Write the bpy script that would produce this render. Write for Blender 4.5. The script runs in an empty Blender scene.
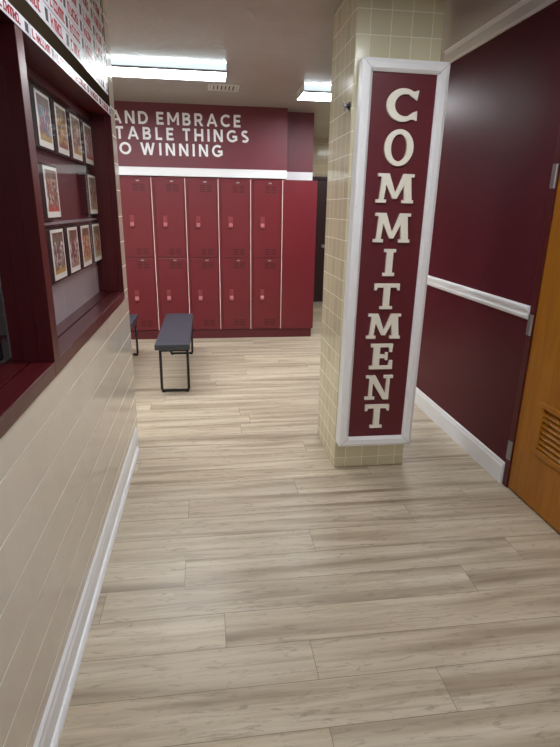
import bpy, math, random
from mathutils import Vector, Matrix
random.seed(7)
scn = bpy.context.scene
COL = scn.collection

# ------------------------------------------------------------ camera
RX = Vector((0.99081574, -0.02624677, 0.13264716))   # world X in camera axes (right, down, forward)
RY = Vector((-0.13437537, -0.3005287, 0.94425937))
RY = Vector((-74, -165.5, 520)).normalized()
DN = Vector((-26, 1646.5, 520)); DN = (DN - DN.dot(RY) * RY).normalized()
RZ = -DN
RX = RY.cross(RZ)
cd = bpy.data.cameras.new('camera')
cam = bpy.data.objects.new('camera', cd); COL.objects.link(cam)
# columns of the camera matrix: its right, up and back axes in the world
right = Vector((RX[0], RY[0], RZ[0])); up = -Vector((RX[1], RY[1], RZ[1])); back = -Vector((RX[2], RY[2], RZ[2]))
m = Matrix((right, up, back)).transposed().to_4x4()
m.translation = Vector((0, 0, 1.5))
cam.matrix_world = m
cd.sensor_fit = 'VERTICAL'; cd.sensor_height = 24.0; cd.lens = 520 / 747 * 24.0
cd.clip_start = 0.02; cd.clip_end = 60
scn.camera = cam

# ------------------------------------------------------------ world, exposure
w = bpy.data.worlds.new('world'); scn.world = w; w.use_nodes = True
bg = w.node_tree.nodes['Background']; bg.inputs[0].default_value = (0.8, 0.85, 1, 1); bg.inputs[1].default_value = 0.05
scn.view_settings.view_transform = 'Standard'
scn.view_settings.look = 'None'
scn.view_settings.gamma = 1.0
scn.view_settings.exposure = 1.42
scn.view_settings.use_curve_mapping = False
LAMP = 12.0            # strength of the fluorescent tubes' diffusers
CEIL = 2.545

# ------------------------------------------------------------ materials
def srgb(r, g, b):
    f = lambda c: ((c / 255) / 12.92) if c / 255 <= 0.04045 else (((c / 255) + 0.055) / 1.055) ** 2.4
    return (f(r), f(g), f(b), 1)

def newmat(name, col, rough=0.5, metal=0.0, spec=0.5, coat=0.0):
    m = bpy.data.materials.new(name); m.use_nodes = True
    b = m.node_tree.nodes['Principled BSDF']
    b.inputs['Base Color'].default_value = col
    b.inputs['Roughness'].default_value = rough
    b.inputs['Metallic'].default_value = metal
    b.inputs['Specular IOR Level'].default_value = spec
    b.inputs['Coat Weight'].default_value = coat
    b.inputs['Coat Roughness'].default_value = 0.08
    return m

class NT:
    def __init__(s, m): s.t = m.node_tree; s.b = s.t.nodes['Principled BSDF']
    def n(s, k, **kw):
        x = s.t.nodes.new(k)
        for a, v in kw.items(): setattr(x, a, v)
        return x
    def l(s, a, b): s.t.links.new(a, b)
    def math(s, op, a, b=None, c=None):
        x = s.n('ShaderNodeMath', operation=op)
        for i, v in enumerate((a, b, c)):
            if v is None: continue
            if isinstance(v, (int, float)): x.inputs[i].default_value = v
            else: s.l(v, x.inputs[i])
        return x.outputs[0]
    def mix(s, fac, a, b, blend='MIX'):
        x = s.n('ShaderNodeMix', data_type='RGBA', blend_type=blend)
        if isinstance(fac, (int, float)): x.inputs[0].default_value = fac
        else: s.l(fac, x.inputs[0])
        for i, v in ((6, a), (7, b)):
            if isinstance(v, tuple): x.inputs[i].default_value = v
            else: s.l(v, x.inputs[i])
        return x.outputs[2]
    def noise(s, vec, scale, detail=3, rough=0.5, distort=0.0):
        x = s.n('ShaderNodeTexNoise'); x.inputs['Scale'].default_value = scale
        x.inputs['Detail'].default_value = detail; x.inputs['Roughness'].default_value = rough
        x.inputs['Distortion'].default_value = distort
        if vec is not None: s.l(vec, x.inputs['Vector'])
        return x.outputs[0]
    def ramp(s, fac, stops):
        x = s.n('ShaderNodeValToRGB'); e = x.color_ramp.elements
        while len(e) < len(stops): e.new(0.5)
        for el, (p, c) in zip(e, stops): el.position = p; el.color = c
        s.l(fac, x.inputs[0]); return x.outputs[0]
    def mapped(s, scale, src='Object'):
        tc = s.n('ShaderNodeTexCoord'); mp = s.n('ShaderNodeMapping')
        mp.inputs['Scale'].default_value = scale
        s.l(tc.outputs[src], mp.inputs[0]); return mp.outputs[0]
    def bump(s, h, strength, dist=0.01):
        x = s.n('ShaderNodeBump'); x.inputs['Strength'].default_value = strength; x.inputs['Distance'].default_value = dist
        s.l(h, x.inputs['Height']); s.l(x.outputs[0], s.b.inputs['Normal'])

def paint(name, col, rough=0.35, bump=0.08, scale=6, var=0.06, spec=0.5):
    """painted surface: faint mottling and roller texture"""
    m = newmat(name, col, rough, spec=spec); t = NT(m)
    v = t.mapped((1, 1, 1))
    n1 = t.noise(v, scale, 3)
    c2 = tuple(min(1, c * (1 - var * 3)) for c in col[:3]) + (1,)
    t.l(t.mix(n1, c2, tuple(min(1, c * (1 + var * 2)) for c in col[:3]) + (1,)), t.b.inputs['Base Color'])
    t.bump(t.noise(v, scale * 3, 4), bump, 0.02)
    return m

def tiles(name, col, grout, su, sv, ou=0.0, ov=0.0, gu=0.0025, gv=0.0025, rough=0.12, var=0.05, horiz=False, wob=0.25, gmix=1.0):
    """glazed tile laid on vertical faces (or on the floor with horiz)"""
    m = newmat(name, col, rough, spec=0.5); t = NT(m)
    tc = t.n('ShaderNodeTexCoord'); sp = t.n('ShaderNodeSeparateXYZ'); t.l(tc.outputs['Object'], sp.inputs[0])
    x, y, z = sp.outputs
    if horiz: u, v = x, y
    else:
        g = t.n('ShaderNodeNewGeometry'); sn = t.n('ShaderNodeSeparateXYZ'); t.l(g.outputs['True Normal'], sn.inputs[0])
        side = t.math('GREATER_THAN', t.math('ABSOLUTE', sn.outputs[0]), 0.5)
        u = t.math('ADD', t.math('MULTIPLY', y, side), t.math('MULTIPLY', x, t.math('SUBTRACT', 1.0, side)))
        v = z
    a = t.math('DIVIDE', t.math('SUBTRACT', u, ou), su); b = t.math('DIVIDE', t.math('SUBTRACT', v, ov), sv)
    def line(q, s, g):
        f = t.math('FRACT', q); d = t.math('MINIMUM', f, t.math('SUBTRACT', 1.0, f))
        return t.math('LESS_THAN', d, g / s / 2)
    lu = t.math('MULTIPLY', line(a, su, gu), gmix); lv = line(b, sv, gv)
    mask = t.math('MAXIMUM', lu, lv)
    cb = t.n('ShaderNodeCombineXYZ'); t.l(t.math('FLOOR', a), cb.inputs[0]); t.l(t.math('FLOOR', b), cb.inputs[1])
    wn = t.n('ShaderNodeTexWhiteNoise', noise_dimensions='3D'); t.l(cb.outputs[0], wn.inputs[0])
    lo = tuple(c * (1 - var * 2) for c in col[:3]) + (1,); hi = tuple(min(1, c * (1 + var)) for c in col[:3]) + (1,)
    t.l(t.mix(mask, t.mix(wn.outputs['Value'], lo, hi), grout), t.b.inputs['Base Color'])
    t.l(t.math('ADD', t.math('MULTIPLY', mask, 0.5), rough), t.b.inputs['Roughness'])
    n = t.noise(tc.outputs['Object'], 9, 2)
    h = t.math('SUBTRACT', t.math('ADD', t.math('MULTIPLY', n, wob), t.math('MULTIPLY', wn.outputs['Value'], 0.0)), t.math('MULTIPLY', mask, 0.25))
    t.bump(h, 0.35, 0.012)
    return m

M = {}
M['tile_left'] = tiles('tile_left', srgb(218, 209, 196), srgb(246, 242, 232), 0.108, 0.142, 0.05, 0.026, 0.0012, 0.0058, 0.12, 0.02, gmix=0.2)
M['tile_pillar'] = tiles('tile_pillar', srgb(214, 207, 176), srgb(240, 238, 224), 0.1035, 0.1065, 0.903, 2.41, 0.003, 0.003, 0.14, 0.05)
M['tile_far'] = tiles('tile_far', srgb(178, 164, 140), srgb(205, 196, 176), 0.155, 0.108, 0.0, 0.0, 0.004, 0.004, 0.15, 0.05)
M['tile_floor'] = tiles('tile_floor', srgb(186, 172, 148), srgb(150, 138, 118), 0.3, 0.3, 0.0, 0.0, 0.006, 0.006, 0.2, 0.05, horiz=True)
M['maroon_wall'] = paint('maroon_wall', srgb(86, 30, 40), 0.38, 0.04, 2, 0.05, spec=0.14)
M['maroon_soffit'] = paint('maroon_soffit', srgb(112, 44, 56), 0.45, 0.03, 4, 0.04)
M['maroon_frame'] = paint('maroon_frame', srgb(82, 23, 28), 0.32, 0.03, 8, 0.04, spec=0.35)
M['maroon_panel'] = paint('maroon_panel', srgb(96, 32, 42), 0.4, 0.05, 10, 0.04)
M['maroon_dark'] = newmat('maroon_dark', srgb(40, 14, 20), 0.35)
M['ceiling'] = paint('ceiling', srgb(176, 173, 168), 0.26, 0.16, 3.5, 0.03)
M['white_trim'] = paint('white_trim', srgb(238, 239, 242), 0.35, 0.02, 12, 0.01)
M['white_metal'] = newmat('white_metal', srgb(215, 215, 212), 0.4)
M['white_letter'] = newmat('white_letter', srgb(250, 250, 253), 0.5)
M['cream'] = newmat('cream', srgb(238, 235, 222), 0.5)
M['locker'] = paint('locker', srgb(108, 29, 39), 0.36, 0.02, 5, 0.03)
M['locker_handle'] = newmat('locker_handle', srgb(134, 56, 64), 0.3)
M['locker_cup'] = newmat('locker_cup', srgb(172, 100, 104), 0.3)  # paler than the handle: the cup's highlight is put into its colour
M['locker_base'] = paint('locker_base', srgb(88, 26, 34), 0.4, 0.02, 5, 0.03)
M['slot'] = newmat('slot', srgb(60, 10, 16), 0.6)
M['seam_glint'] = newmat('seam_glint', srgb(240, 222, 216), 0.4)  # light caught on the locker edge, painted as a pale colour
M['black'] = newmat('black', srgb(8, 8, 11), 0.6, spec=0.15)
M['slate_tone'] = newmat('slate_tone', srgb(62, 68, 80), 0.7)
M['bench_seat'] = paint('bench_seat', srgb(58, 62, 72), 0.42, 0.05, 30, 0.05)
M['bench_metal'] = newmat('bench_metal', srgb(18, 18, 20), 0.35)
M['steel'] = newmat('steel', srgb(165, 165, 168), 0.35, metal=0.8)
M['dark_metal'] = newmat('dark_metal', srgb(60, 55, 50), 0.35, metal=0.6)
M['grey_board'] = paint('grey_board', srgb(176, 168, 176), 0.4, 0.02, 2, 0.04)
M['shade_brown'] = newmat('shade_brown', srgb(56, 46, 36), 1.0, spec=0.0)  # shade behind the lettered strips put into a flat dark colour
M['mitre'] = newmat('mitre', srgb(196, 196, 204), 0.5)
M['label_grey'] = newmat('label_grey', srgb(150, 148, 158), 0.4)
M['paper'] = newmat('paper', srgb(222, 222, 230), 0.36, spec=0.2)
M['strip_red'] = newmat('strip_red', srgb(178, 60, 72), 0.25)
M['strip_dark'] = newmat('strip_dark', srgb(84, 76, 84), 0.25)
M['office'] = newmat('office', srgb(74, 80, 92), 0.6)
M['mat_white'] = newmat('mat_white', srgb(253, 253, 250), 0.35)

def glass_mat():
    m = bpy.data.materials.new('glass_pane'); m.use_nodes = True; t = m.node_tree
    t.nodes.remove(t.nodes['Principled BSDF'])
    tr = t.nodes.new('ShaderNodeBsdfTransparent'); gl = t.nodes.new('ShaderNodeBsdfGlossy'); gl.inputs['Roughness'].default_value = 0.03
    fr = t.nodes.new('ShaderNodeFresnel'); fr.inputs[0].default_value = 1.17
    mx = t.nodes.new('ShaderNodeMixShader')
    ge = t.nodes.new('ShaderNodeNewGeometry'); fb = t.nodes.new('ShaderNodeMath'); fb.operation = 'SUBTRACT'; fb.inputs[0].default_value = 1.0
    mu = t.nodes.new('ShaderNodeMath'); mu.operation = 'MULTIPLY'
    t.links.new(ge.outputs['Backfacing'], fb.inputs[1]); t.links.new(fr.outputs[0], mu.inputs[0]); t.links.new(fb.outputs[0], mu.inputs[1])
    t.links.new(mu.outputs[0], mx.inputs[0]); t.links.new(tr.outputs[0], mx.inputs[1]); t.links.new(gl.outputs[0], mx.inputs[2])
    t.links.new(mx.outputs[0], t.nodes['Material Output'].inputs[0])
    return m
M['glass'] = glass_mat()

def lamp_mat():
    m = newmat('lamp_diffuser', srgb(240, 244, 248), 0.4)
    b = m.node_tree.nodes['Principled BSDF']
    b.inputs['Emission Color'].default_value = (0.93, 0.97, 1.0, 1); b.inputs['Emission Strength'].default_value = LAMP
    return m
M['lamp'] = lamp_mat()
LAMP = 7.5           # weaker near-corridor lamps, set so the far room comes out brighter
M['lamp_near'] = lamp_mat()
M['lamp_side'] = newmat('lamp_side', srgb(225, 235, 240), 0.4)
M['lamp_side'].node_tree.nodes['Principled BSDF'].inputs['Emission Color'].default_value = (0.72, 0.86, 0.95, 1)
M['lamp_side'].node_tree.nodes['Principled BSDF'].inputs['Emission Strength'].default_value = 0.35

def floor_mat():
    m = newmat('floor_planks', srgb(190, 178, 156), 0.3, spec=0.4); t = NT(m)
    uv = t.n('ShaderNodeUVMap', uv_map='grain'); at = t.n('ShaderNodeAttribute', attribute_name='tone')
    def mp(s):
        x = t.n('ShaderNodeMapping'); x.inputs['Scale'].default_value = s; t.l(uv.outputs[0], x.inputs[0]); return x.outputs[0]
    big = t.noise(mp((0.7, 13, 1)), 1.0, 3, 0.55, 0.5)
    mid = t.noise(mp((1.6, 34, 1)), 1.0, 5, 0.65, 1.0)
    fine = t.noise(mp((14, 170, 1)), 1.0, 4, 0.7, 0.5)
    blot = t.noise(mp((9, 46, 1)), 1.0, 5, 0.74, 1.0)
    c = t.ramp(big, [(0.30, srgb(146, 130, 111)), (0.42, srgb(181, 165, 143)), (0.52, srgb(201, 187, 164)), (0.70, srgb(219, 207, 186))])
    st = t.ramp(mid, [(0.30, (1, 1, 1, 1)), (0.50, (0, 0, 0, 1))])
    c = t.mix(t.math('MULTIPLY', st, 0.45), c, srgb(148, 135, 115))
    c = t.mix(t.math('MULTIPLY', fine, 0.30), c, srgb(150, 136, 116))
    kn = t.ramp(blot, [(0.54, (0, 0, 0, 1)), (0.66, (1, 1, 1, 1))])
    c = t.mix(t.math('MULTIPLY', kn, 0.5), c, srgb(128, 114, 96))
    tone = t.n('ShaderNodeMix', data_type='RGBA', blend_type='MULTIPLY'); tone.inputs[0].default_value = 1
    t.l(c, tone.inputs[6]); t.l(at.outputs['Color'], tone.inputs[7])
    t.l(tone.outputs[2], t.b.inputs['Base Color'])
    t.l(t.math('ADD', t.math('MULTIPLY', mid, 0.2), 0.22), t.b.inputs['Roughness'])
    t.bump(fine, 0.08, 0.004)
    return m
M['floor'] = floor_mat()
M['floor_gap'] = newmat('floor_gap', srgb(112, 98, 82), 0.7)

def wood_mat():
    m = newmat('oak_door', srgb(176, 112, 40), 0.35); t = NT(m)
    v = t.mapped((14, 14, 1.1)); n = t.noise(v, 1.5, 4, 0.6, 1.2); n2 = t.noise(t.mapped((60, 60, 3)), 1.2, 3)
    c = t.ramp(n, [(0.3, srgb(152, 94, 18)), (0.5, srgb(168, 106, 22)), (0.7, srgb(180, 118, 28))])
    t.l(t.mix(t.math('MULTIPLY', n2, 0.35), c, srgb(140, 84, 16)), t.b.inputs['Base Color'])
    return m
M['oak'] = wood_mat()

def photo_mat(k, cols, floorcol):
    """printed team photograph: rows of small figures above a court floor; local coords: y across, z up (0..1)"""
    m = newmat('photo_print_%s' % k, (0.5, 0.5, 0.5, 1), 0.3); t = NT(m)
    uv = t.n('ShaderNodeUVMap', uv_map='UVMap'); mp = t.n('ShaderNodeMapping'); mp.inputs['Scale'].default_value = (13, 10, 1)
    mp.inputs['Location'].default_value = (hash(k) % 17, (hash(k) // 3) % 13, 0) if False else (ord(k[0]) * 1.7, ord(k[-1]) * 2.3, 0)
    t.l(uv.outputs[0], mp.inputs[0])
    vo = t.n('ShaderNodeTexVoronoi'); vo.inputs['Scale'].default_value = 1.0; t.l(mp.outputs[0], vo.inputs['Vector'])
    sp = t.n('ShaderNodeSeparateXYZ'); t.l(vo.outputs['Color'], sp.inputs[0])
    n = len(cols); stops = [(i / n, c) for i, c in enumerate(cols)]
    rp = t.n('ShaderNodeValToRGB'); rp.color_ramp.interpolation = 'CONSTANT'; e = rp.color_ramp.elements
    while len(e) < n: e.new(0.5)
    for el, (p, c) in zip(e, stops): el.position = p; el.color = c
    t.l(sp.outputs[0], rp.inputs[0])
    su = t.n('ShaderNodeSeparateXYZ'); t.l(uv.outputs[0], su.inputs[0])
    low = t.math('MULTIPLY', t.math('LESS_THAN', t.math('ADD', su.outputs[1], t.math('MULTIPLY', sp.outputs[1], 0.12)), 0.19), 0.85); top = t.math('GREATER_THAN', su.outputs[1], 0.78)
    c = t.mix(low, rp.outputs[0], floorcol)
    c = t.mix(t.math('MULTIPLY', top, 0.8), c, srgb(110, 88, 70))
    t.l(c, t.b.inputs['Base Color'])
    return m

# ------------------------------------------------------------ mesh helpers
class MB:
    def __init__(s): s.v = []; s.f = []; s.mi = []
    def add(s, vs, fs, mi=0):
        o = len(s.v); s.v += [tuple(v) for v in vs]; s.f += [tuple(i + o for i in f) for f in fs]; s.mi += [mi] * len(fs); return s
    def box(s, x0, x1, y0, y1, z0, z1, mi=0):
        return s.add([(x, y, z) for x in (x0, x1) for y in (y0, y1) for z in (z0, z1)],
                     [(0, 1, 3, 2), (4, 6, 7, 5), (0, 4, 5, 1), (2, 3, 7, 6), (0, 2, 6, 4), (1, 5, 7, 3)], mi)
    def prism(s, pts, fn, a, b, mi=0):
        """2D polygon pts mapped by fn(p, t) and extruded from t=a to t=b"""
        n = len(pts)
        vs = [fn(p, a) for p in pts] + [fn(p, b) for p in pts]
        fs = [tuple(range(n - 1, -1, -1)), tuple(range(n, 2 * n))] + [(i, (i + 1) % n, n + (i + 1) % n, n + i) for i in range(n)]
        return s.add(vs, fs, mi)
    def tube(s, p, r, n=12, mi=0):
        p = [Vector(q) for q in p]; vs = []; fs = []
        for i, q in enumerate(p):
            d = (p[min(i + 1, len(p) - 1)] - p[max(i - 1, 0)]).normalized()
            a = d.orthogonal().normalized() if i == 0 else (s._a - d * s._a.dot(d)).normalized()
            s._a = a; b = d.cross(a)
            vs += [q + (a * math.cos(2 * math.pi * k / n) + b * math.sin(2 * math.pi * k / n)) * r for k in range(n)]
        for i in range(len(p) - 1):
            fs += [(i * n + k, i * n + (k + 1) % n, (i + 1) * n + (k + 1) % n, (i + 1) * n + k) for k in range(n)]
        fs += [tuple(range(n - 1, -1, -1)), tuple((len(p) - 1) * n + k for k in range(n))]
        return s.add(vs, fs, mi)
    def build(s, name, mats, parent=None, bevel=0, loc=None, smooth=False):
        me = bpy.data.meshes.new(name); me.from_pydata(s.v, [], s.f)
        for mt in (mats if isinstance(mats, list) else [mats]): me.materials.append(mt)
        for p, i in zip(me.polygons, s.mi): p.material_index = i
        me.validate(); me.update()
        import bmesh
        bm = bmesh.new(); bm.from_mesh(me); bmesh.ops.recalc_face_normals(bm, faces=bm.faces); bm.to_mesh(me); bm.free()
        o = bpy.data.objects.new(name, me); COL.objects.link(o)
        if loc: o.location = loc
        if parent: o.parent = parent
        if bevel:
            b = o.modifiers.new('bevel', 'BEVEL'); b.width = bevel; b.segments = 2; b.limit_method = 'ANGLE'
        if smooth:
            for p in me.polygons: p.use_smooth = True
        return o

def tag(o, label=None, cat=None, group=None, kind=None):
    if label: o['label'] = label
    if cat: o['category'] = cat
    if group: o['group'] = group
    if kind: o['kind'] = kind
    return o
def struct(o, label, cat='wall'): return tag(o, label, cat, None, 'structure')
def empty(name, loc, label, cat, group=None, kind=None):
    o = bpy.data.objects.new(name, None); COL.objects.link(o); o.location = loc; o.empty_display_size = 0.1
    return tag(o, label, cat, group, kind)
def copy_tree(o, parent=None, loc=None):
    c = o.copy(); COL.objects.link(c); c.parent = parent
    if loc is not None: c.location = loc
    for ch in [k for k in bpy.data.objects if k.parent == o and k is not c]: copy_tree(ch, c)
    return c

# ------------------------------------------------------------ letters
def stroke(pts, w0, w1=None, closed=False):
    """ribbon along pts: list of quads with mitred joints; per-point width allowed"""
    if not isinstance(w0, list): pts = [p for i, p in enumerate(pts) if i == 0 or (abs(p[0] - pts[i-1][0]) + abs(p[1] - pts[i-1][1])) > 1e-4]
    n = len(pts); W = w0 if isinstance(w0, list) else [w0] * n
    P = [Vector((p[0], p[1])) for p in pts]; L = []; R = []
    for i in range(n):
        a = P[(i - 1) % n] if (closed or i > 0) else None; b = P[(i + 1) % n] if (closed or i < n - 1) else None
        d1 = (P[i] - a).normalized() if a is not None else None; d2 = (b - P[i]).normalized() if b is not None else None
        if d1 is None: d1 = d2
        if d2 is None: d2 = d1
        t = (d1 + d2).normalized(); nn = Vector((-t.y, t.x)); k = max(0.35, nn.dot(Vector((-d1.y, d1.x))))
        L.append(P[i] + nn * W[i] / 2 / k); R.append(P[i] - nn * W[i] / 2 / k)
    return [[R[i], R[(i + 1) % n], L[(i + 1) % n], L[i]] for i in range(n if closed else n - 1)]
def arc(cx, cy, rx, ry, a0, a1, n=14):
    return [(cx + rx * math.cos(math.radians(a0 + (a1 - a0) * i / n)), cy + ry * math.sin(math.radians(a0 + (a1 - a0) * i / n))) for i in range(n + 1)]
def rect(x0, x1, y0, y1): return [[(x0, y0), (x1, y0), (x1, y1), (x0, y1)]]

def sans(ch, t=0.19):
    """bold geometric capitals, height 1; returns (polygons, advance width)"""
    h = t / 2
    if ch == 'A': return stroke([(0.08, 0), (0.46, 1)], t * 0.95) + stroke([(0.84, 0), (0.46, 1)], t * 0.95) + rect(0.2, 0.72, 0.22, 0.22 + t * 0.8) + [[(0.36, .8), (0.56, .8), (0.56, 1), (0.36, 1)]], 0.92
    if ch == 'N': return rect(0, t, 0, 1) + rect(0.8 - t, 0.8, 0, 1) + [[(0, 1), (t * 1.1, 1), (0.8, 0), (0.8 - t * 1.1, 0)]], 0.80
    if ch == 'D': return rect(0, t, 0, 1) + stroke([(t * .5, 1 - h), (0.36, 1 - h)] + arc(0.36, 0.5, 0.36, 0.5 - h, 90, -90) + [(t * .5, h)], t), 0.82
    if ch == 'E': return rect(0, t, 0, 1) + rect(0, 0.6, 0, t) + rect(0, 0.6, 1 - t, 1) + rect(0, 0.54, 0.5 - h, 0.5 + h), 0.62
    if ch == 'M': return rect(0, t, 0, 1) + rect(1.0 - t, 1.0, 0, 1) + [[(0, 1), (t, 1), (0.5 + h * .9, 0.25), (0.5 - h * .9, 0.25)], [(1, 1), (1 - t, 1), (0.5 - h * .9, 0.25), (0.5 + h * .9, 0.25)]], 1.0
    if ch == 'B': return rect(0, t, 0, 1) + stroke([(h, 1 - h), (0.4, 1 - h)] + arc(0.4, 0.74, 0.17, 0.26 - h, 90, -90, 8) + [(h, 0.48)], t * .92) + stroke([(h, 0.5), (0.42, 0.5)] + arc(0.42, 0.295, 0.18, 0.295 - h, 90, -90, 8) + [(h, h)], t), 0.72
    if ch == 'R': return rect(0, t, 0, 1) + stroke([(h, 1 - h), (0.4, 1 - h)] + arc(0.4, 0.67, 0.2, 0.33 - h, 90, -90, 8) + [(h, 0.43)], t) + [[(0.3, 0.42), (0.5, 0.42), (0.76, 0), (0.52, 0)]], 0.76
    if ch == 'C': return stroke(arc(0.48, 0.5, 0.40, 0.5 - h, 45, 315, 18), t), 0.84
    if ch == 'T': return rect(0.33 - h, 0.33 + h, 0, 1) + rect(0, 0.66, 1 - t, 1), 0.66
    if ch == 'L': return rect(0, t, 0, 1) + rect(0, 0.56, 0, t), 0.58
    if ch == 'H': return rect(0, t, 0, 1) + rect(0.78 - t, 0.78, 0, 1) + rect(0, 0.78, 0.5 - h, 0.5 + h), 0.78
    if ch == 'I': return rect(0, t, 0, 1), t
    if ch == 'G': return stroke(arc(0.48, 0.5, 0.40, 0.5 - h, 48, 335, 18), t) + rect(0.5, 0.92, 0.36, 0.36 + t) + rect(0.92 - t, 0.92, 0.14, 0.5), 0.92
    if ch == 'S': return stroke(arc(0.33, 0.725, 0.22, 0.275 - h, 35, 270, 12) + arc(0.33, 0.275, 0.24, 0.275 - h + 0.0, 90, -145, 12)[1:], t), 0.66
    if ch == 'W': return [[(0, 1), (t, 1), (0.36 + h, 0), (0.36 - h, 0)], [(0.62 - h, 1), (0.62 + h, 1), (0.36 + h, 0), (0.36 - h, 0)], [(0.62 - h, 1), (0.62 + h, 1), (0.88 + h, 0), (0.88 - h, 0)], [(1.24 - t, 1), (1.24, 1), (0.88 + h, 0), (0.88 - h, 0)]], 1.24
    if ch == 'O':
        p = arc(0.5, 0.5, 0.5 - h, 0.5 - h, 0, 360, 28)[:-1]
        return stroke(p, t, closed=True), 1.0
    return [], 0.4

def slab(ch):
    """serifed capitals in a unit box (0..1, 0..1)"""
    if ch == 'C':
        a = arc(0.56, 0.5, 0.44, 0.43, 48, 312, 24)
        W = [0.13 + 0.13 * (math.sin(math.pi * i / 24) ** 1.5) for i in range(25)]
        return stroke(a, W) + [[(0.78, 0.93), (0.86, 0.93), (1.0, 0.98), (0.96, 0.66), (0.86, 0.72), (0.72, 0.80)]] + [[(0.74, 0.2), (0.88, 0.3), (0.99, 0.34), (1.0, 0.03), (0.88, 0.07), (0.76, 0.07)]]
    if ch == 'O':
        n = 36; a = arc(0.5, 0.5, 0.40, 0.435, 0, 360, n)[:-1]
        return stroke(a, [0.13 + 0.10 * math.cos(2 * math.pi * i / n) ** 2 for i in range(n)], closed=True)
    if ch == 'M':
        return ([[(0.08, 0.06), (0.20, 0.06), (0.27, 0.95), (0.12, 0.95)], [(0.76, 0.06), (0.96, 0.06), (0.89, 0.95), (0.70, 0.95)],
                 [(0.10, 1), (0.31, 1), (0.56, 0.14), (0.44, 0.14)], [(0.69, 1), (0.86, 1), (0.55, 0.14), (0.45, 0.14)]]
                + rect(0.0, 0.27, 0, 0.11) + rect(0.70, 1.0, 0, 0.11) + rect(0.02, 0.22, 0.89, 1.0) + rect(0.76, 0.98, 0.89, 1.0))
    if ch == 'I': return rect(0.22, 0.78, 0.05, 0.95) + rect(0.0, 1.0, 0, 0.12) + rect(0.0, 1.0, 0.88, 1)
    if ch == 'T':
        return rect(0.38, 0.63, 0.05, 0.95) + rect(0.26, 0.76, 0, 0.11) + rect(0.02, 0.98, 0.85, 1) + [[(0.0, 1.0), (0.12, 1.0), (0.12, 0.86), (0.08, 0.74), (0.0, 0.74)], [(1.0, 1.0), (0.88, 1.0), (0.88, 0.86), (0.92, 0.74), (1.0, 0.74)]]
    if ch == 'E':
        return (rect(0.14, 0.42, 0.03, 0.97) + rect(0.0, 0.95, 0, 0.13) + rect(0.02, 0.92, 0.87, 1) + rect(0.3, 0.74, 0.44, 0.58)
                + [[(0.82, 0.1), (0.88, 0.34), (1.0, 0.34), (1.0, 0), (0.82, 0)], [(0.80, 0.9), (0.84, 0.68), (0.95, 0.68), (0.97, 1.0), (0.80, 1)]] + rect(0.66, 0.77, 0.36, 0.66))
    if ch == 'N':
        return (rect(0.13, 0.26, 0.03, 0.97) + rect(0.76, 0.89, 0.0, 0.97) + [[(0.08, 1), (0.34, 1), (0.89, 0), (0.68, 0)]]
                + rect(0.0, 0.36, 0, 0.11) + rect(0.66, 1.0, 0.89, 1) + rect(0.0, 0.25, 0.89, 1))
def letter_mesh(polys, x, z, w, h, y0, y1):
    """letter facing -Y, polygons scaled to w x h at (x, z)"""
    mb = MB()
    for i, p in enumerate(polys):
        e = 0.00002 * (i % 7)
        mb.prism([(q[0], q[1]) for q in p], lambda q, t: (x + q[0] * w, t, z + q[1] * h), y0 - e, y1)
    return mb

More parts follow.
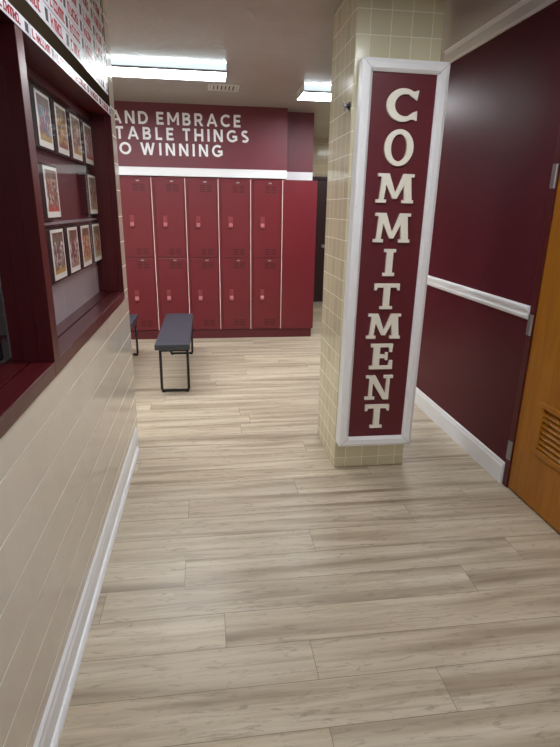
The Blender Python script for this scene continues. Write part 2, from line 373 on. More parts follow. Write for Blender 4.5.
# ============================================================ STRUCTURE
# floor: planks laid across the corridor, one mesh
def build_floor():
    me = bpy.data.meshes.new('floor'); vs = []; fs = []; uv = []; tone = []; mi = []
    W = 0.169; g = 0.0008
    known = {0: 0.745, 1: 0.334, 2: 0.03, 3: 1.08, 4: -0.13, 5: 0.46, 6: 1.01, 7: -0.13, -1: 0.33}
    vs += [(-2.6, -4.7, -0.06), (3.0, -4.7, -0.06), (3.0, 9.0, -0.06), (-2.6, 9.0, -0.06), (-2.6, -4.7, -0.002), (3.0, -4.7, -0.002), (3.0, 9.0, -0.002), (-2.6, 9.0, -0.002)]
    for f in ((3, 2, 1, 0), (4, 5, 6, 7), (0, 1, 5, 4), (1, 2, 6, 5), (2, 3, 7, 6), (3, 0, 4, 7)):
        fs.append(f); mi.append(1); uv += [(0, 0)] * 4; tone += [(1, 1, 1, 1)] * 4
    r = random.Random(11); k0 = int((-4.7 - 1.15) / W) - 1
    for k in range(k0, 60):
        y0 = 1.15 + k * W; y1 = y0 + W
        if y0 > 7.0: break
        L = 1.52; j = known.get(k, r.uniform(0, L)); x = j - L * math.ceil((j + 2.6) / L)
        while x < 3.0:
            a, b = max(x, -2.6), min(x + L, 3.0)
            n = len(vs); ou, ov = r.uniform(0, 40), r.uniform(0, 40)
            vs += [(a + g, y0 + g, 0), (b - g, y0 + g, 0), (b - g, y1 - g, 0), (a + g, y1 - g, 0)]
            fs.append((n, n + 1, n + 2, n + 3)); mi.append(0)
            for q in (n, n + 1, n + 2, n + 3): uv.append((vs[q][0] + ou, vs[q][1] + ov))
            c = r.uniform(0.97, 1.02); wv = r.uniform(-0.010, 0.010); tone += [(c + wv, c, c - wv, 1)] * 4
            x += L
        ylast = y1
    n = len(vs)
    vs += [(-2.6, ylast, 0), (3.0, ylast, 0), (3.0, 9.0, 0), (-2.6, 9.0, 0)]; fs.append((n, n + 1, n + 2, n + 3)); mi.append(2); uv += [(0, 0)] * 4; tone += [(1, 1, 1, 1)] * 4
    me.from_pydata(vs, [], fs); me.uv_layers.new(name='grain'); me.color_attributes.new('tone', 'FLOAT_COLOR', 'CORNER')
    me.uv_layers['grain'].data.foreach_set('uv', [c for q in uv for c in q])
    me.color_attributes['tone'].data.foreach_set('color', [c for q in tone for c in q])
    for p, i in zip(me.polygons, mi): p.material_index = i
    for k in ('floor', 'floor_gap', 'tile_floor'): me.materials.append(M[k])
    o = bpy.data.objects.new('floor', me); COL.objects.link(o)
    struct(o, 'pale greyed oak plank floor running across the corridor', 'floor')
build_floor()

struct(MB().box(-2.6, 3.0, -4.7, 9.0, CEIL, CEIL + 0.1).build('ceiling', M['ceiling']), 'glossy beige painted ceiling with tube lights', 'ceiling')

# left wall with two openings
XL = -0.495; YE = 3.33; HZ = 1.957; SZ = 0.98
lw = MB()
lw.box(-0.70, XL, -4.6, YE, 0, SZ)                        # below the sill
lw.box(-0.70, XL, -4.6, YE, HZ + 0.02, CEIL)                     # above the header
lw.box(-0.70, XL, 3.14, YE, SZ, HZ + 0.02)                       # end pier
lw.box(-0.70, XL, -4.6, -0.2, SZ, HZ + 0.02)
struct(lw.build('wall_left', M['tile_left'], bevel=0.004), 'long wall of glazed beige tiles below the display case')
struct(MB().box(-2.5, -0.70, 3.23, YE, 0, CEIL).build('wall_left_return', M['tile_left']), 'tiled return behind the end of the display case wall')
struct(MB().box(-2.6, -2.5, 3.23, 6.7, 0, CEIL).build('wall_locker_side', M['tile_far']), 'side wall of the locker area, hidden from the photo')
# office behind the window
of = MB()
of.box(-2.3, -2.2, -1.5, 1.7, 0, CEIL).box(-2.2, -0.70, -1.58, -1.5, 0, CEIL); of.box(-2.2, -0.70, 1.62, 1.7, 0, CEIL)
struct(of.build('wall_office', M['office']), 'slate grey wall seen through the dark window')
struct(MB().box(-2.6, 3.0, -4.7, -4.6, 0, CEIL).build('wall_back', M['tile_left']), 'tiled wall behind the camera')

# right wall, door opening y 1.50 .. 2.47
XR = 1.665
rw = MB()
rw.box(XR, XR + 0.18, 2.47, 3.86, 0, CEIL); rw.box(XR, XR + 0.18, -4.6, 1.44, 0, CEIL); rw.box(XR, XR + 0.18, 1.44, 2.47, 2.10, CEIL)
struct(rw.build('wall_right', M['maroon_wall']), 'dark maroon painted wall between the pillar and the oak door')
struct(MB().box(XR + 0.18, 2.9, 3.76, 3.86, 0, CEIL).build('wall_right_return', M['maroon_wall']), 'maroon return hidden behind the pillar')
struct(MB().box(2.9, 3.0, 3.76, 8.9, 0, CEIL).build('wall_far_side', M['tile_far']), 'tiled side wall beyond the pillar')
# far wall with its door opening
fw = MB(); fw.box(1.2, 1.62, 8.62, 8.8, 0, CEIL); fw.box(2.5, 2.9, 8.62, 8.8, 0, CEIL); fw.box(1.62, 2.5, 8.62, 8.8, 2.0, CEIL)
struct(fw.build('wall_far', M['tile_far']), 'beige tiled wall at the very end beyond the lockers')
# locker wall: deep soffit over the lockers, shallower one at its right
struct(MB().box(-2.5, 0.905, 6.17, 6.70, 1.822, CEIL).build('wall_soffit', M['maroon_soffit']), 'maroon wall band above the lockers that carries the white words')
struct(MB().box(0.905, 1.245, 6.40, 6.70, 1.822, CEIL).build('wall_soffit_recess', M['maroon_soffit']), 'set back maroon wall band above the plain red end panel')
struct(MB().box(-2.5, 1.245, 6.60, 6.70, 0, 1.822).build('wall_locker_back', M['maroon_soffit']), 'wall behind the locker bank')
struct(MB().box(1.145, 1.245, 6.70, 8.8, 0, CEIL).build('wall_far_left', M['tile_far']), 'tiled wall running back beyond the locker bank')

# trims
struct(MB().box(-2.5, 0.905, 6.15, 6.17, 1.826, 1.912).box(-2.5, 0.905, 6.146, 6.17, 1.904, 1.912).build('trim_1', M['white_trim'], bevel=0.002), 'white board along the top of the lockers under the words', 'trim')
struct(MB().box(0.905, 1.245, 6.385, 6.40, 1.826, 1.915).build('trim_2', M['white_trim'], bevel=0.002), 'short white board above the plain red end panel', 'trim')
def profile(pts, y0, y1): return MB().prism(pts, lambda q, t: (q[0], t, q[1]), y0, y1)
struct(profile([(XR, 2.457), (XR - 0.012, 2.457), (XR - 0.018, 2.47), (XR - 0.018, 2.52), (XR - 0.028, CEIL), (XR, CEIL)], -4.6, 3.86).build('trim_3', M['white_trim']), 'white crown moulding where the maroon wall meets the ceiling', 'trim')
struct(profile([(XR, 0.968), (XR - 0.012, 0.968), (XR - 0.020, 0.978), (XR - 0.020, 0.988), (XR - 0.012, 0.994), (XR - 0.012, 1.010), (XR - 0.024, 1.018), (XR - 0.024, 1.030), (XR - 0.010, 1.038), (XR, 1.038)], 2.485, 3.86).build('trim_4', M['white_trim']), 'white chair rail across the maroon wall', 'trim')
struct(profile([(XR, 0), (XR - 0.016, 0), (XR - 0.016, 0.105), (XR - 0.011, 0.112), (XR - 0.011, 0.122), (XR - 0.006, 0.13), (XR, 0.132)], 2.492, 3.86).build('baseboard_right', M['white_trim']), 'white baseboard under the maroon wall', 'baseboard')
bl = profile([(XL, 0), (XL + 0.012, 0), (XL + 0.012, 0.084), (XL + 0.008, 0.096), (XL + 0.008, 0.110), (XL, 0.122)], -4.6, 3.25)
bl2 = profile([(XL + 0.012, 0.0), (XL + 0.027, 0.0), (XL + 0.026, 0.008), (XL + 0.022, 0.016), (XL + 0.017, 0.021), (XL + 0.012, 0.022)], -4.6, 3.16)
bl.add(bl2.v, bl2.f)
struct(bl.build('baseboard_left', M['white_trim']), 'white baseboard with shoe moulding under the beige tiled wall', 'baseboard')

# pillar
struct(MB().box(0.73, 1.168, 2.78, 3.28, 0, CEIL).build('wall_pillar', M['tile_pillar'], bevel=0.008), 'square cream tiled pillar that carries the tall sign', 'pillar')

# ---- window_1 (left, dark office behind)
XF = XL + 0.008
w1 = empty('window_1', (XL, 0.6, 1.0), 'dark glazed office window in a maroon frame at the left edge', 'window', None, 'structure')
def P(mb, name, mat, parent, **k):
    """part (or sub-part) modelled in world coordinates; its mesh is moved into its thing's own frame"""
    top = parent
    while top.parent: top = top.parent
    L = top.location
    mb.v = [(a - L.x, b - L.y, c - L.z) for a, b, c in mb.v]
    o = mb.build(name, mat, None, **k); o.parent = parent; return o
P(MB().box(-0.56, XF, -0.2, 1.655, SZ, 1.028).box(-0.568, -0.56, -0.2, 1.655, SZ, 1.018).box(-0.66, -0.568, -0.2, 1.655, SZ, 1.028), 'window_sill', M['maroon_frame'], w1, bevel=0.002)
P(MB().box(-0.69, XF, -0.2, 1.655, HZ, 1.985).box(-0.69, -0.60, -0.2, 1.655, 1.90, HZ), 'window_header', M['maroon_frame'], w1)
P(MB().box(-0.623, -0.620, -0.2, 1.715, 1.028, 1.90), 'glass', M['glass'], w1)
bo = P(MB().box(-0.664, -0.658, -0.2, 1.715, 1.028, 1.955), 'slate_sheet', M['slate_tone'], w1); bo['label'] = 'slate grey sheet added behind the glass for its dark tone'  # sheet added so the pane reads slate grey
P(MB().box(-0.657, -0.640, -0.2, 1.715, 1.09, 1.105), 'inner_rail', M['maroon_frame'], w1)

# ---- display case
dc = empty('display_case', (XL, 2.4, 1.0), 'maroon framed display case of team photos built into the tiled wall', 'display case')
C0, C1 = 1.725, 3.13
P(MB().box(-0.56, XF, 1.655, C1 + 0.012, SZ, 1.028).box(-0.568, -0.56, 1.655, C1, SZ, 1.018).box(-0.64, -0.568, 1.655, C1, SZ, 1.028), 'sill', M['maroon_frame'], dc, bevel=0.002)
P(MB().box(-0.531, XF, 1.662, C0, 1.028, HZ).box(-0.580, -0.532, 1.668, C0, 1.028, HZ).box(-0.618, -0.581, 1.674, C0, 1.028, HZ), 'mullion', M['maroon_frame'], dc, bevel=0.0015)
P(MB().box(-0.64, XF, C1, C1 + 0.012, SZ, HZ).box(-0.60, XF - 0.03, C1 - 0.012, C1, 1.028, HZ), 'side_jamb', M['maroon_frame'], dc, bevel=0.0015)
P(MB().box(-0.64, XF, 1.655, C1 + 0.012, HZ, 1.985).box(-0.64, -0.59, C0, C1, 1.925, HZ), 'header', M['maroon_frame'], dc)
P(MB().box(-0.64, -0.625, C0, C1, 1.42, 1.957), 'back_panel', M['maroon_panel'], dc)
o = P(MB().box(-0.64, -0.625, C0, C1, 1.028, 1.42), 'lower_back_panel', M['grey_board'], dc); o['label'] = 'pale grey lower backing'
P(MB().box(-0.566, -0.562, C0, C1 - 0.012, 1.02, 1.925), 'glass', M['glass'], dc)

# ---- oak door in the right wall
D = empty('door_1', (XR, 2.44, 0), 'varnished oak door with a louvred vent and steel hinges in the right wall', 'door', None, 'structure')
P(MB().box(XR - 0.006, XR + 0.15, 2.44, 2.484, 0, 2.10).box(XR - 0.012, XR + 0.15, 1.44, 1.50, 0, 2.10).box(XR - 0.012, XR + 0.15, 1.50, 2.44, 2.045, 2.10), 'door_frame', M['maroon_frame'], D, bevel=0.003)
Ly0, Ly1, Lz0, Lz1 = 1.66, 2.262, 0.318, 0.578
dl = MB(); x0, x1 = XR + 0.002, XR + 0.046
dl.box(x0, x1, Ly1, 2.436, 0.012, 2.04).box(x0, x1, 1.504, Ly0, 0.012, 2.04).box(x0, x1, Ly0, Ly1, Lz1, 2.04).box(x0, x1, Ly0, Ly1, 0.012, Lz0)
P(dl, 'door_leaf', M['oak'], D)
lv = MB(); xa = x0 - 0.010
for (a, b, c, d) in ((Ly0 - .012, Ly1 + .012, Lz1 - .018, Lz1 + .012), (Ly0 - .012, Ly1 + .012, Lz0 - .012, Lz0 + .018), (Ly0 - .012, Ly0 + .018, Lz0 + .018, Lz1 - .018), (Ly1 - .018, Ly1 + .012, Lz0 + .018, Lz1 - .018)):
    lv.box(xa, x0 + .03, a, b, c, d)
lo = P(lv, 'louver_vent', M['oak'], D, bevel=0.004)
for k in range(7):
    z = Lz0 + 0.035 + k * (Lz1 - Lz0 - 0.05) / 7 + 0.005
    P(MB().prism([(x0 - .004, z - .012), (x0 - .001, z - .014), (x0 + .038, z + .022), (x0 + .034, z + .024)], lambda q, t: (q[0], t, q[1]), Ly0 + .018, Ly1 - .018), 'slat', M['oak'], lo)
for zc in (1.67, 0.945, 0.228):
    hb = MB().tube([(XR - 0.010, 2.447, zc - .055), (XR - 0.010, 2.447, zc + .055)], 0.0075, 12).box(XR - .0145, XR - .011, 2.449, 2.475, zc - .055, zc + .055)
    P(hb, 'hinge', M['steel'], D)

# ---- far dark door
D2 = empty('door_2', (1.64, 8.6, 0), 'dark maroon door far away between the lockers and the pillar', 'door', None, 'structure')
P(MB().box(1.62, 1.66, 8.60, 8.72, 0, 2.0).box(2.46, 2.5, 8.60, 8.72, 0, 2.0).box(1.66, 2.46, 8.60, 8.72, 1.96, 2.0), 'door_frame', M['maroon_dark'], D2)
P(MB().box(1.66, 2.46, 8.64, 8.68, 0.01, 1.96), 'door_leaf', M['maroon_dark'], D2)
P(MB().tube([(1.89, 8.64, 0.93), (1.89, 8.60, 0.93), (1.89, 8.585, 0.93)], 0.028, 14), 'door_knob', M['steel'], D2)

# ============================================================ OBJECTS
# ceiling lights: wrap fixtures, 1.22 m
def light(x0, x1, y0, y1, label, lm='lamp'):
    cx, cy = (x0 + x1) / 2, (y0 + y1) / 2
    t = empty('ceiling_light', (cx, cy, CEIL), label, 'ceiling light', 'tube lights on the ceiling')
    P(MB().box(x0 + .01, x1 - .01, y0 + .03, y1 - .03, CEIL - .03, CEIL), 'housing', M['white_metal'], t)
    P(MB().box(x0 + .006, x1 - .006, y0 + .012, y1 - .012, CEIL - .066, CEIL - .056), 'diffuser', M[lm], t)
    for a, b in ((y0 + .006, y0 + .012), (y1 - .012, y1 - .006)):
        P(MB().box(x0 + .006, x1 - .006, a, b, CEIL - .056, CEIL - .012), 'side_lens', M['lamp_side'], t)
    for a, b in ((y0, y0 + .012), (y1 - .012, y1)):
        P(MB().box(x0 + .006, x1 - .006, a, b, CEIL - .070, CEIL - .056), 'rim', M['steel'], t)
    for a, b in ((x0, x0 + .006), (x1 - .006, x1)):
        P(MB().box(a, b, y0 - .002, y1 + .002, CEIL - .068, CEIL - .0), 'end_cap', M['white_metal'], t)
    return t
light(-1.04, 0.185, 4.43, 4.75, 'lit tube light on the ceiling in front of the painted words')
light(0.865, 2.09, 4.98, 5.35, 'lit tube light on the ceiling partly hidden by the tiled pillar')
light(-0.14, 1.06, 1.60, 1.90, 'tube light on the ceiling above the near end of the corridor, out of the photo', 'lamp_near')
light(-0.14, 1.06, -0.9, -0.6, 'unseen tube light added just behind the camera for frontal light', 'lamp_near')  # added lamp, lights the surfaces that face the camera
light(-0.14, 1.06, -2.6, -2.3, 'unseen tube light added far behind the camera for frontal light', 'lamp_near')  # added out of view for more frontal light
light(-0.14, 1.06, -4.1, -3.8, 'unseen tube light added by the back wall for frontal light', 'lamp_near')  # also added unseen, to light the scene from the front
light(-2.30, -1.06, 4.43, 4.75, 'unseen tube light added over the hidden left part of the locker area to brighten it')  # added out of view to brighten the locker area
light(1.98, 2.88, 7.3, 7.6, 'hidden tube light added near the far dark door for the highlight on the tiles')  # added behind the pillar to put a highlight on the far tiles

# ceiling vent
v = empty('ceiling_vent', (0.18, 5.25, CEIL), 'small grey slotted air vent on the ceiling behind the left tube light', 'vent')
vx0, vx1, vy0, vy1 = 0.045, 0.325, 5.16, 5.40
P(MB().box(vx0, vx1, vy0, vy0 + .02, CEIL - .012, CEIL).box(vx0, vx1, vy1 - .02, vy1, CEIL - .012, CEIL).box(vx0, vx0 + .02, vy0 + .02, vy1 - .02, CEIL - .012, CEIL).box(vx1 - .02, vx1, vy0 + .02, vy1 - .02, CEIL - .012, CEIL), 'vent_frame', M['white_metal'], v)
P(MB().box(vx0 + .02, vx1 - .02, vy0 + .02, vy1 - .02, CEIL - .002, CEIL), 'backing', M['strip_dark'], v)
for k in range(7):
    xx = vx0 + .035 + k * .035
    P(MB().box(xx - .011, xx + .011, vy0 + .02, vy1 - .02, CEIL - .010, CEIL - .002), 'slat', M['white_metal'], v)

# ---- white words on the soffit
wl = empty('wall_lettering', (-0.3, 6.17, 2.0), 'white capital words on the maroon wall above the lockers', 'lettering')
def words(s, x_end_chars, x0, z, h, track):
    x = x0
    for ch in s:
        pl, adv = sans(ch)
        if ch == ' ': x += 0.42 * h; continue
        P(letter_mesh(pl, x, z, h * WS, h, 6.160, 6.1699), 'letter', M['white_letter'], wl)
        x += adv * h * WS + track
    return x
WS = 1.0
def fit(s, xa, xb, z, h):
    tot = sum((0.42 if c == ' ' else sans(c)[1]) for c in s) * h; n = sum(1 for c in s if c != ' ') - 1
    words(s, None, xa, z, h, (xb - xa - tot) / n)
fit('AND EMBRACE', -0.965, 0.395, 2.335, 0.122)
fit('RTABLE THINGS', -1.06, 0.480, 2.185, 0.122)
fit('TO WINNING', -1.02, 0.195, 2.033, 0.122)

# ---- lockers
LW = 0.3625; LX0 = -0.947; LY = 6.17
def handle(name, parent, zc, xl):
    mb = MB()
    mb.box(xl - .024, xl + .024, LY - .011, LY - .004, zc - .065, zc + .065)
    mb.prism([(LY - .010, zc + .055), (LY - .016, zc + .050), (LY - .018, zc + .010), (LY - .010, zc + .0)], lambda q, t: (t, q[0], q[1]), xl - .008, xl + .008)
    h = P(mb, 'handle', M['locker_handle'], parent, bevel=0.002)
    cup = MB().prism([(LY - .010, zc - .006), (LY - .020, zc - .012), (LY - .042, zc - .034), (LY - .042, zc - .052), (LY - .010, zc - .060)], lambda q, t: (t, q[0], q[1]), xl - .021, xl + .021)
    P(cup, 'latch_cup', M['locker_cup'], parent, bevel=0.003)
root = empty('locker', (0, LY, 0), 'x', 'locker', 'two-tier red lockers')
# modelled at x = 0 .. LW, origin at its front left foot
P(MB().box(0.001, LW - .001, LY + .003, LY + .40, 0.107, 1.815).box(0.001, .026, LY - .006, LY + .003, 0.107, 1.815).box(LW - .014, LW - .007, LY - .004, LY + .003, 0.107, 1.815).box(.026, LW - .014, LY - .004, LY + .003, 1.802, 1.815), 'body', M['locker'], root, bevel=0.0012)
o = P(MB().box(LW - .0050, LW + .0010, LY - .007, LY + .002, 0.112, 1.810), 'seam_strip', M['seam_glint'], root); o['label'] = 'pale strip painting the glint down the locker edge'
for (z0, z1, hz, vt, vb) in ((0.958, 1.798, 1.355, (1.665, 1.745), (0.985, 1.06)), (0.115, 0.948, 0.53, (0.83, 0.905), (0.155, 0.235))):
    d = P(MB().box(.031, LW - .019, LY - .008, LY + .002, z0, z1), 'door', M['locker'], root, bevel=0.003)
    handle('handle', d, hz - .008, .132)
    for (a, b) in (vt, vb):
        mb = MB()
        for c in (.160, .232):
            for k in range(4):
                z = a + (b - a) * (k + .5) / 4; mb.box(c, c + .058, LY - .0095, LY - .0075, z - .0038, z + .0038)
        P(mb, 'vent_slots', M['slot'], d)
    P(MB().box(.20, .235, LY - .0095, LY - .0075, z1 - .030, z1 - .018), 'number_plate', M['steel'], d)
names = ['red two-tier locker half hidden by the tiled wall, leftmost in view', 'red two-tier locker directly behind the near bench, second from left in view',
         'red two-tier locker in the middle of the five in view', 'red two-tier locker second from the plain red end panel', 'red two-tier locker right beside the plain red end panel']
for i in range(5):
    c = root if i == 0 else copy_tree(root)
    c.location = (LX0 + i * LW, LY, 0); c['label'] = names[i]
for i in range(1, 5):
    c = copy_tree(root); c.location = (LX0 - i * LW, LY, 0)
    c['label'] = 'red two-tier locker hidden behind the tiled wall, %s beyond those in view' % ['first', 'second', 'third', 'fourth'][i - 1]
ep = empty('end_panel', (1.05, LY, 0), 'plain red filler panel closing the right end of the locker row', 'locker panel')
P(MB().box(LX0 + 5 * LW + .002, 1.262, LY - .006, LY + .40, 0.107, 1.815), 'panel', M['locker'], ep, bevel=0.002)
tag(MB().box(LX0 - 4 * LW, 1.245, LY + .006, LY + .40, 0, 0.105).build('locker_plinth', M['locker_base'], bevel=0.002), 'low dark red plinth under the whole locker row', 'plinth')

# ---- benches
def bench(loc, label):
    t = empty('bench', loc, label, 'bench', 'black locker room benches')
    L, W, H = 1.34, 0.285, 0.43; T = 0.05
    x, y, z = loc
    P(MB().box(x, x + W, y, y + L, H - T, H), 'seat', M['bench_seat'], t, bevel=0.008)
    P(MB().box(x + .03, x + W - .03, y + .04, y + L - .04, H - T - .02, H - T), 'seat_rail', M['bench_metal'], t)
    for k, yy in enumerate((y + .065, y + L - .075)):
        a, b = x + .038, x + W - .022
        P(MB().tube([(a, yy, H - T - .01), (a, yy, .03), (a + .004, yy, .016), (a + .016, yy, .0125), (b - .016, yy, .0125), (b - .004, yy, .016), (b, yy, .03), (b, yy, H - T - .01)], .0115, 10), 'leg_frame', M['bench_metal'], t, smooth=True)
        for q in (a + .012, b - .012): P(MB().box(q - .014, q + .014, yy - .015, yy + .015, 0, .008), 'foot', M['bench_metal'], t)
    return t
bench((-0.448, 4.21, 0), 'black bench standing clear in front of the red lockers')
bench((-1.02, 4.20, 0), 'black bench mostly hidden by the end of the tiled wall')

# ---- tall sign on the pillar
sg = empty('wall_sign', (0.956, 2.78, 0.2), 'tall white framed maroon sign with raised cream letters on the pillar', 'sign')
X0, X1, Z0, Z1 = 0.734, 1.167, 0.180, 2.186
def frame_ring(mb, o0, o1, y0, y1, y0b):
    """mitred ring between inset o0 and o1, front faces sloping from y0 (outer) to y0b (inner), back at y1"""
    A = [(X0 + o0, Z0 + o0), (X1 - o0, Z0 + o0), (X1 - o0, Z1 - o0), (X0 + o0, Z1 - o0)]
    B = [(X0 + o1, Z0 + o1), (X1 - o1, Z0 + o1), (X1 - o1, Z1 - o1), (X0 + o1, Z1 - o1)]
    for i in range(4):
        j = (i + 1) % 4; a, b, c, d = A[i], A[j], B[j], B[i]
        vs = [(a[0], y0, a[1]), (b[0], y0, b[1]), (c[0], y0b, c[1]), (d[0], y0b, d[1]), (a[0], y1, a[1]), (b[0], y1, b[1]), (c[0], y1, c[1]), (d[0], y1, d[1])]
        mb.add(vs, [(0, 1, 2, 3), (7, 6, 5, 4), (0, 4, 5, 1), (1, 5, 6, 2), (2, 6, 7, 3), (3, 7, 4, 0)])
fm = MB(); frame_ring(fm, 0.0, 0.016, 2.694, 2.779, 2.688); frame_ring(fm, 0.016, 0.040, 2.690, 2.779, 2.690); frame_ring(fm, 0.040, 0.054, 2.690, 2.779, 2.703)
P(fm, 'frame', M['white_trim'], sg)
for (ax, az, dx, dz) in ((X0, Z0, 1, 1), (X1, Z0, -1, 1), (X1, Z1, -1, -1), (X0, Z1, 1, -1)):
    e = .0012
    P(MB().prism([(ax + dx * .002 - e, az + dz * .002 + e * dx * dz), (ax + dx * .002 + e, az + dz * .002 - e * dx * dz), (ax + dx * .053 + e, az + dz * .053 - e * dx * dz), (ax + dx * .053 - e, az + dz * .053 + e * dx * dz)],
                 lambda q, t: (q[0], t, q[1]), 2.6893, 2.70), 'mitre_joint', M['mitre'], sg)
P(MB().box(X0 + .048, X1 - .048, 2.712, 2.776, Z0 + .048, Z1 - .048), 'panel', M['maroon_panel'], sg)
SL = [('C', .168, 2.068, 1.915), ('O', .156, 1.891, 1.709), ('M', .212, 1.685, 1.534), ('M', .212, 1.495, 1.337), ('I', .068, 1.314, 1.163),
      ('T', .150, 1.133, .985), ('M', .206, .969, .82), ('E', .142, .800, .643), ('N', .168, .616, .461), ('T', .152, .439, .285)]
for ch, wd, zt, zb in SL:
    wd *= .93; zm = (zt + zb) / 2; hh = (zt - zb) * .93
    P(letter_mesh(slab(ch), 0.947 - wd / 2, zm - hh / 2, wd, hh, 2.698, 2.712), 'letter', M['cream'], sg)

sg.rotation_euler = (0, 0.0075, 0)

# ---- small dark bracket on the pillar's left face
hk = empty('wall_hook', (0.73, 2.83, 2.0), 'small dark metal hook high on the left face of the pillar', 'hook')
P(MB().tube([(0.73, 2.83, 2.0), (0.723, 2.83, 2.0)], .020, 16).tube([(0.723, 2.83, 2.0), (0.712, 2.83, 2.0)], .012, 16), 'hook_plate', M['dark_metal'], hk)
P(MB().tube([(0.714, 2.83, 2.002), (0.70, 2.83, 2.0), (0.695, 2.83, 2.008), (0.697, 2.83, 2.018)], .006, 10).tube([(0.714, 2.83, 1.992), (0.704, 2.83, 1.98)], .006, 10), 'prongs', M['steel'], hk)

# ---- framed photos in the display case
sr = srgb
PM = {
 'a': photo_mat('a', [sr(120, 104, 140), sr(180, 190, 200), sr(120, 150, 165), sr(170, 90, 80), sr(150, 130, 120), sr(90, 110, 140)], sr(190, 160, 90)),
 'b': photo_mat('b', [sr(150, 120, 70), sr(200, 150, 60), sr(60, 50, 50), sr(190, 160, 110), sr(100, 70, 50), sr(210, 170, 90)], sr(150, 60, 60)),
 'c': photo_mat('c', [sr(130, 80, 60), sr(220, 200, 180), sr(150, 110, 80), sr(190, 140, 100), sr(90, 60, 60)], sr(200, 160, 80)),
 'd': photo_mat('d', [sr(200, 190, 190), sr(170, 40, 50), sr(210, 200, 200), sr(120, 100, 110), sr(190, 150, 140)], sr(170, 50, 60)),
 'e': photo_mat('e', [sr(220, 215, 210), sr(130, 60, 60), sr(190, 150, 130), sr(110, 90, 80), sr(160, 110, 90)], sr(200, 60, 40)),
 'f': photo_mat('f', [sr(110, 70, 60), sr(200, 180, 170), sr(140, 50, 60), sr(90, 70, 90), sr(180, 150, 100)], sr(190, 150, 80)),
 'g': photo_mat('g', [sr(220, 215, 215), sr(110, 85, 70), sr(170, 160, 170), sr(130, 70, 70), sr(90, 70, 60)], sr(205, 165, 60)),
 'h': photo_mat('h', [sr(215, 205, 205), sr(120, 50, 60), sr(150, 110, 90), sr(190, 160, 150), sr(100, 60, 60)], sr(180, 140, 120)),
 'i': photo_mat('i', [sr(190, 30, 60), sr(225, 205, 160), sr(200, 40, 60), sr(220, 200, 150), sr(150, 120, 90)], sr(210, 190, 140)),
 'j': photo_mat('j', [sr(180, 150, 120), sr(200, 60, 60), sr(210, 190, 160), sr(130, 100, 80), sr(160, 130, 100)], sr(200, 180, 150))}
F = 0.975
def plaque(key, y0, y1, z0, z1, label):
    y0 *= F; y1 *= F; z0 = 1.5 + (z0 - 1.5) * F; z1 = 1.5 + (z1 - 1.5) * F
    t = empty('photo_plaque', (-0.625, (y0 + y1) / 2, z0), label, 'framed photo', 'team photos in the display case')
    P(MB().box(-0.625, -0.589, y0 - .052, y1 + .006, z0 - .008, z1 + .008), 'plaque', M['black'], t, bevel=0.001)
    P(MB().box(-0.589, -0.5875, y0, y1, z0, z1), 'mat_board', M['mat_white'], t)
    me = bpy.data.meshes.new('print'); lo = t.location; x = -0.5865 - lo.x; a, b, c, d = y0 + .016 - lo.y, y1 - .016 - lo.y, z0 + .022 - lo.z, z1 - .012 - lo.z
    me.from_pydata([(x, a, c), (x, b, c), (x, b, d), (x, a, d), (x - .001, a, c), (x - .001, b, c), (x - .001, b, d), (x - .001, a, d)], [],
                   [(0, 1, 2, 3), (7, 6, 5, 4), (0, 4, 5, 1), (1, 5, 6, 2), (2, 6, 7, 3), (3, 7, 4, 0)])
    ul = me.uv_layers.new(name='UVMap'); pc = [(0, 0), (1, 0), (1, 1), (0, 1)] * 2
    for i, l in enumerate(me.loops): ul.data[i].uv = pc[l.vertex_index]
    me.materials.append(PM[key])
    o = bpy.data.objects.new('photo_print', me); COL.objects.link(o); o.parent = t
pos = {'first': (2.195, 2.380), 'second': (2.458, 2.635), 'third': (2.715, 2.898), 'last': (2.985, 3.168)}
for key, nm, lb in (('a', 'first', 'pale blue and mauve team photo at the left end of the top row'), ('b', 'second', 'golden brown team photo second in the top row'),
                    ('c', 'third', 'brown and white team photo third in the top row'), ('d', 'last', 'white and red team photo at the right end of the top row')):
    plaque(key, *pos[nm], 1.713, 1.904, lb)
plaque('e', *pos['first'], 1.455, 1.645, 'team photo with red floor alone at the left of the middle row')
plaque('f', *pos['last'], 1.461, 1.657, 'team photo alone at the right of the middle row')
for key, nm, lb in (('g', 'first', 'team photo with yellow floor at the left end of the bottom row'), ('h', 'second', 'team photo in white and maroon second in the bottom row'),
                    ('i', 'third', 'photo with bright red players third in the bottom row'), ('j', 'last', 'tan photo at the right end of the bottom row')):
    plaque(key, *pos[nm], 1.212, 1.408, lb)
tag(MB().box(-0.625, -0.600, 1.80, 3.10, 1.428, 1.438).build('display_ledge', M['label_grey']), 'thin grey ledge just above the bottom row of photos', 'ledge')

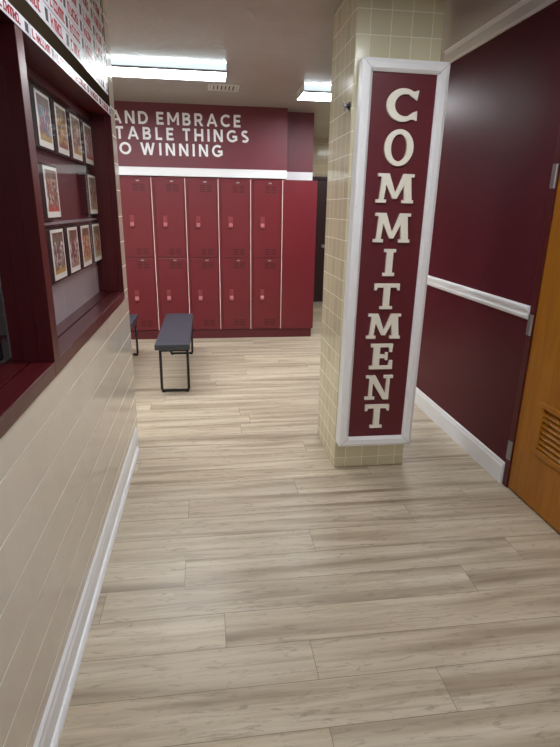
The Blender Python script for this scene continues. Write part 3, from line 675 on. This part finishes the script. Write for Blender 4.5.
# ---- name strips stuck above the case
tag(MB().box(XL, XL + 0.006, -0.2, 3.14, 1.996, CEIL - .002).build('shade_board', M['shade_brown']), 'dark brown sheet standing in for the shaded gap below the lettered strips and the dark joints between them', 'board')  # dark sheet in place of the shadowed gap above the header
def strip(y, z, h, x, label, grp, rnd, tilt=0.0):
    Ls = 0.262
    t = empty('name_strip', (x, y, z), label, 'name strip', grp)
    P(MB().box(x, x + .0015, y, y + Ls, z, z + h), 'card', M['paper'], t)
    mb = MB(); a = y + .016; e = x + .0022
    def glyph(a, wd, hh, zz):
        k = rnd.choice((0, 1, 2, 3)); s = wd * .3
        mb.box(x + .0012, e, a, a + s, zz, zz + hh)
        if k in (0, 2): mb.box(x + .0012, e, a + s, a + wd, zz + hh * .8, zz + hh)
        if k in (1, 2): mb.box(x + .0012, e, a + s, a + wd, zz, zz + hh * .2)
        if k in (0, 3): mb.box(x + .0012, e, a + wd - s, a + wd, zz, zz + hh * .8)
        if k in (3,): mb.box(x + .0012, e, a + s, a + wd, zz + hh * .4, zz + hh * .6)
    glyph(a, .026, h * .66, z + h * .17); a += .040
    for i in range(rnd.choice((6, 7, 7, 8))): glyph(a, .0158, h * .62, z + h * .19); a += .0182
    P(mb, 'lettering', M['strip_red'], t)
    P(MB().box(x + .0012, e, y + Ls - .042, y + Ls - .012, z + h * .18, z + h * .82), 'number_box', M['strip_dark'], t)
    return t
rnd = random.Random(3)
ordn = ['first', 'second', 'third', 'fourth', 'fifth', 'sixth', 'seventh', 'eighth']
for i in range(6):
    y = 1.528 + i * .268
    strip(y, 1.957, .037, XF + .0005, 'narrow red lettered strip on the case header, %s from the left' % ordn[i], 'narrow strips along the case header', rnd)
for r in range(8):
    z = 2.050 + r * .0618
    for i in range(7):
        y = 1.237 + i * .2665 + [0, .012, .005, .02, 0, .012, .005, 0][r]
        if y + .262 > 3.135 or z + .058 > CEIL: continue
        # keep those that can fall inside the photographed view
        p = Vector((XL, y + .26, z)) - Vector((0, 0, 1.5)); u = p.dot(right) ; vv = p.dot(up); dd = -p.dot(back)
        if dd <= 0 or u / dd * 520 + 280 < -2 or 373.5 - (vv / dd) * 520 < -2: continue
        strip(y, z, .058, XL + .0062 + .0015 * (rnd.random()), 'red lettered white strip, %s row above the case, %s from the left' % (ordn[r], ordn[i]), 'red lettered strips above the display case', rnd)
